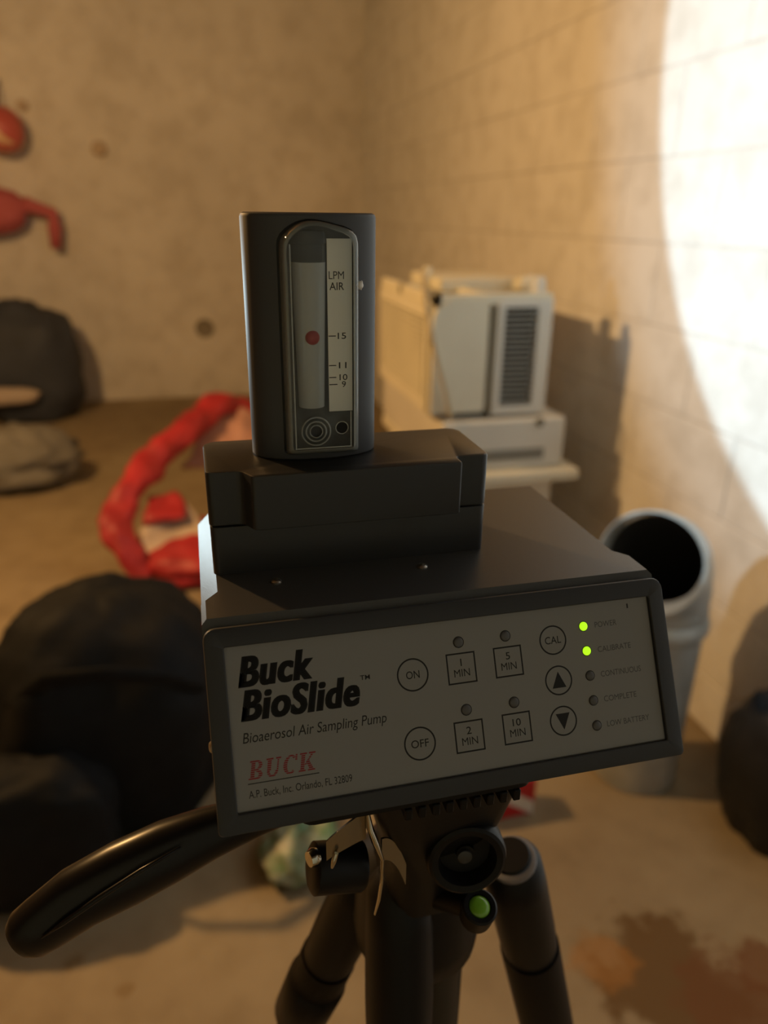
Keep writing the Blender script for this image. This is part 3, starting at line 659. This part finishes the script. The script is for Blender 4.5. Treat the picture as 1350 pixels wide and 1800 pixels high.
M_rsack = mat('red_sack', (.52, .035, .045), .5, noise_s=10, noise_a=.45, bump=.4, bump_s=25)
M_wsack = mat('cream_sack', (.62, .50, .40), .55, noise_s=8, noise_a=.25, bump=.3, bump_s=25)
sk = thing('red_sack', 'crumpled red and cream sack lying on the floor behind the black bag', 'sack', (-.1, 2.6, 0))
pp = [at(265, 1025, 1, 2.30), at(225, 975, 1, 2.36), at(208, 915, 1, 2.44), at(232, 855, 1, 2.55), at(285, 795, 1, 2.70), at(340, 745, 1, 2.85), at(385, 710, 1, 2.98), at(440, 722, 1, 3.05), at(500, 760, 1, 3.05)]
def crumple(bm, amp, fs, seed):
    s0 = Vector((seed, seed * 2.1, 3.3))
    for v in bm.verts: v.co += noise.noise_vector(v.co * fs + s0) * amp
def smooth_path(P, n=8):
    out = []
    for i in range(len(P) - 1):
        p0, p1, p2, p3 = P[max(i - 1, 0)], P[i], P[i + 1], P[min(i + 2, len(P) - 1)]
        for k in range(n):
            t_ = k / n; out.append(.5 * ((2 * p1) + (p2 - p0) * t_ + (2 * p0 - 5 * p1 + 4 * p2 - p3) * t_ * t_ + (3 * p1 - p0 - 3 * p2 + p3) * t_ ** 3))
    return out + [P[-1]]
sp_ = smooth_path(pp); bm = nb(); tube(bm, sp_, [.05 * min(1, .35 + i / 12, .45 + (len(sp_) - i) / 14) for i in range(len(sp_))], 20, sx=.6, ref=(.5, -.7, .4)); crumple(bm, .022, 11, 1); crumple(bm, .012, 34, 5); part('red_fold', bm, M_rsack, sk, 180)
a_, b_, c_, d_ = at(245, 935, 1, 2.46), at(330, 875, 1, 2.6), at(275, 1005, 1, 2.34), at(400, 1000, 1, 2.34)
bm = nb(); sheet(bm, lambda u, v: (a_ * (1 - u) + b_ * u) * (1 - v) + (c_ * (1 - u) + d_ * u) * v, 14, 14, .012); crumple(bm, .03, 12, 4); part('cream_side', bm, M_wsack, sk, 180)
a2, b2, c2, d2 = at(262, 870, 1, 2.57), at(315, 862, 1, 2.62), at(250, 920, 1, 2.45), at(328, 905, 1, 2.5)
bm = nb(); sheet(bm, lambda u, v: (a2 * (1 - u) + b2 * u) * (1 - v) + (c2 * (1 - u) + d2 * u) * v, 10, 10, .012); crumple(bm, .02, 14, 9); part('red_flap', bm, M_rsack, sk, 180)
a3, b3, c3, d3 = at(385, 705, 1, 3.0), at(460, 730, 1, 3.0), at(330, 820, 1, 2.8), at(460, 800, 1, 2.8)
bm = nb(); sheet(bm, lambda u, v: (a3 * (1 - u) + b3 * u) * (1 - v) + (c3 * (1 - u) + d3 * u) * v, 14, 14, .015); crumple(bm, .04, 9, 12); part('pink_lining', bm, mat('pink_lining', (.55, .30, .25), .6, noise_s=9, noise_a=.3), sk, 180)
p0 = at(270, 1010, 2, 0); bm = nb(); blob(bm, (p0.x + .14, 2.5, .06), (.2, .22, .075), .2, 2.2, 8, 36, 20, 2.2, 0.0); part('sack_bottom', bm, M_rsack, sk, 180)

bm = nb(); blob(bm, (1.072, .945, .15), (.082, .12, .185), .13, 1.8, 13, 44, 28, 2.3, 0.0)
tag(obj('trash_bag', bm, M_plastic, None, 180), 'black plastic trash bag beside the duct elbow, cut by the right edge', 'trash bag')
# red packet behind the tripod head
rp = thing('red_carton', 'red carton with a white stripe standing behind the tripod head', 'carton', (.50, 1.14, 0))
CX1, CZ1 = at(938, 1430, 1, 1.1).x, at(930, 1372, 1, 1.1).z
part('carton_body', box(nb(), .47, CX1, 1.1, 1.16, 0, CZ1, .004), mat('red_carton_print', (.42, .015, .02), .45), rp)
bm = nb(); bm.faces.new([bm.verts.new(q) for q in ((CX1 - .09, 1.0992, CZ1 - .035), (CX1 - .003, 1.0992, CZ1 - .095), (CX1 - .003, 1.0992, CZ1 - .06), (CX1 - .07, 1.0992, CZ1 - .012))]); part('white_stripe', bm, mat('white_print', (.6, .55, .5), .5), rp)
wp = thing('snack_wrapper', 'crumpled white and green wrapper on the floor behind the tripod', 'wrapper', (.12, 1.08, 0))
bm = nb(); blob(bm, (.12, 1.10, .035), (.075, .085, .045), .3, 2.6, 15, 30, 18, 2.2, 0.0); part('wrapper_film', bm, mat('white_green_film', (.55, .52, .45), .4, noise_s=22, col2=(.04, .18, .06)), wp, 180)

# far left corner
M_blue = mat('dark_blue_cloth', (.05, .06, .085), .7, noise_s=5, noise_a=.3)
cs = thing('cloth_sack', 'dark blue cloth sack slumped against the far wall', 'sack', (-1.0, 4.8, 0))
bm = nb(); blob(bm, (-1.0, 4.83, .33), (.30, .24, .37), .14, 1.8, 21, 40, 26, 2.8, 0.0); part('sack_body', bm, M_blue, cs, 180)
p = at(22, 697, 1, 4.55); bm = nb(); blob(bm, (p.x - .06, 4.56, p.z), (.20, .05, .05), .2, 2, 4, 24, 14, 2.6); part('pale_tie', bm, mat('pale_tie_cloth', (.5, .42, .36), .8), cs, 180)
bm = nb(); blob(bm, (-.86, 3.55, .12), (.28, .2, .16), .26, 2.4, 24, 40, 24, 2.0, 0.0, True)
tag(obj('grey_tarp', bm, mat('grey_tarp_cloth', (.22, .21, .19), .7, noise_s=6, noise_a=.4), None, 180), 'grey crumpled tarp heap on the floor at the left edge', 'tarp')

# red things hanging on the far wall at the left edge
p = at(2, 228, 1, WY - .16)
rb = thing('hanging_ball', 'red ball with a cream band hanging on the far wall', 'ball', p)
bm = nb(); lathe(bm, [(.001, -.125), (.058, -.112), (.094, -.085), (.117, -.04), (.12, 0), (.117, .04), (.094, .085), (.058, .112), (.001, .125)], p, (0, 0, 1), 32); part('ball_shell', bm, mat('red_vinyl', (.52, .11, .10), .4), rb, 180)
bm = nb(); lathe(bm, [(.1155, -.044), (.123, -.028), (.123, .028), (.1155, .044)], p, (.75, -.4, .55), 32, False); part('cream_band', bm, mat('cream_vinyl', (.75, .55, .35), .4), rb, 60)
bm = nb(); tube(bm, [p + Vector((0, 0, .12)), p + Vector((0, .08, .22)), p + Vector((0, .165, .27))], .006, 8); part('hanging_loop', bm, M_dk, rb, 60)
p = at(-6, 365, 1, WY - .14)
jk = thing('hanging_jacket', 'red jacket hanging on the far wall below the red ball', 'jacket', p)
bm = nb(); blob(bm, p + Vector((-.02, 0, -.02)), (.18, .1, .13), .12, 2, 31, 40, 26, 2.2); part('jacket_body', bm, mat('red_cloth', (.46, .11, .13), .8), jk, 180)
q = at(96, 400, 1, WY - .12); bm = nb(); tube(bm, [p + Vector((.15, 0, .02)), (q + p) * .5 + Vector((.05, 0, .06)), q + Vector((0, 0, .08)), q, q + Vector((-.01, 0, -.12))], [.05, .04, .036, .04, .03], 14); part('sleeve', bm, MATS['red_cloth'], jk, 180)
bm = nb(); tube(bm, [p + Vector((-.02, .02, .15)), p + Vector((-.02, .10, .2)), p + Vector((-.02, .15, .2))], .007, 8); part('wall_hook', bm, M_dk, jk, 60)
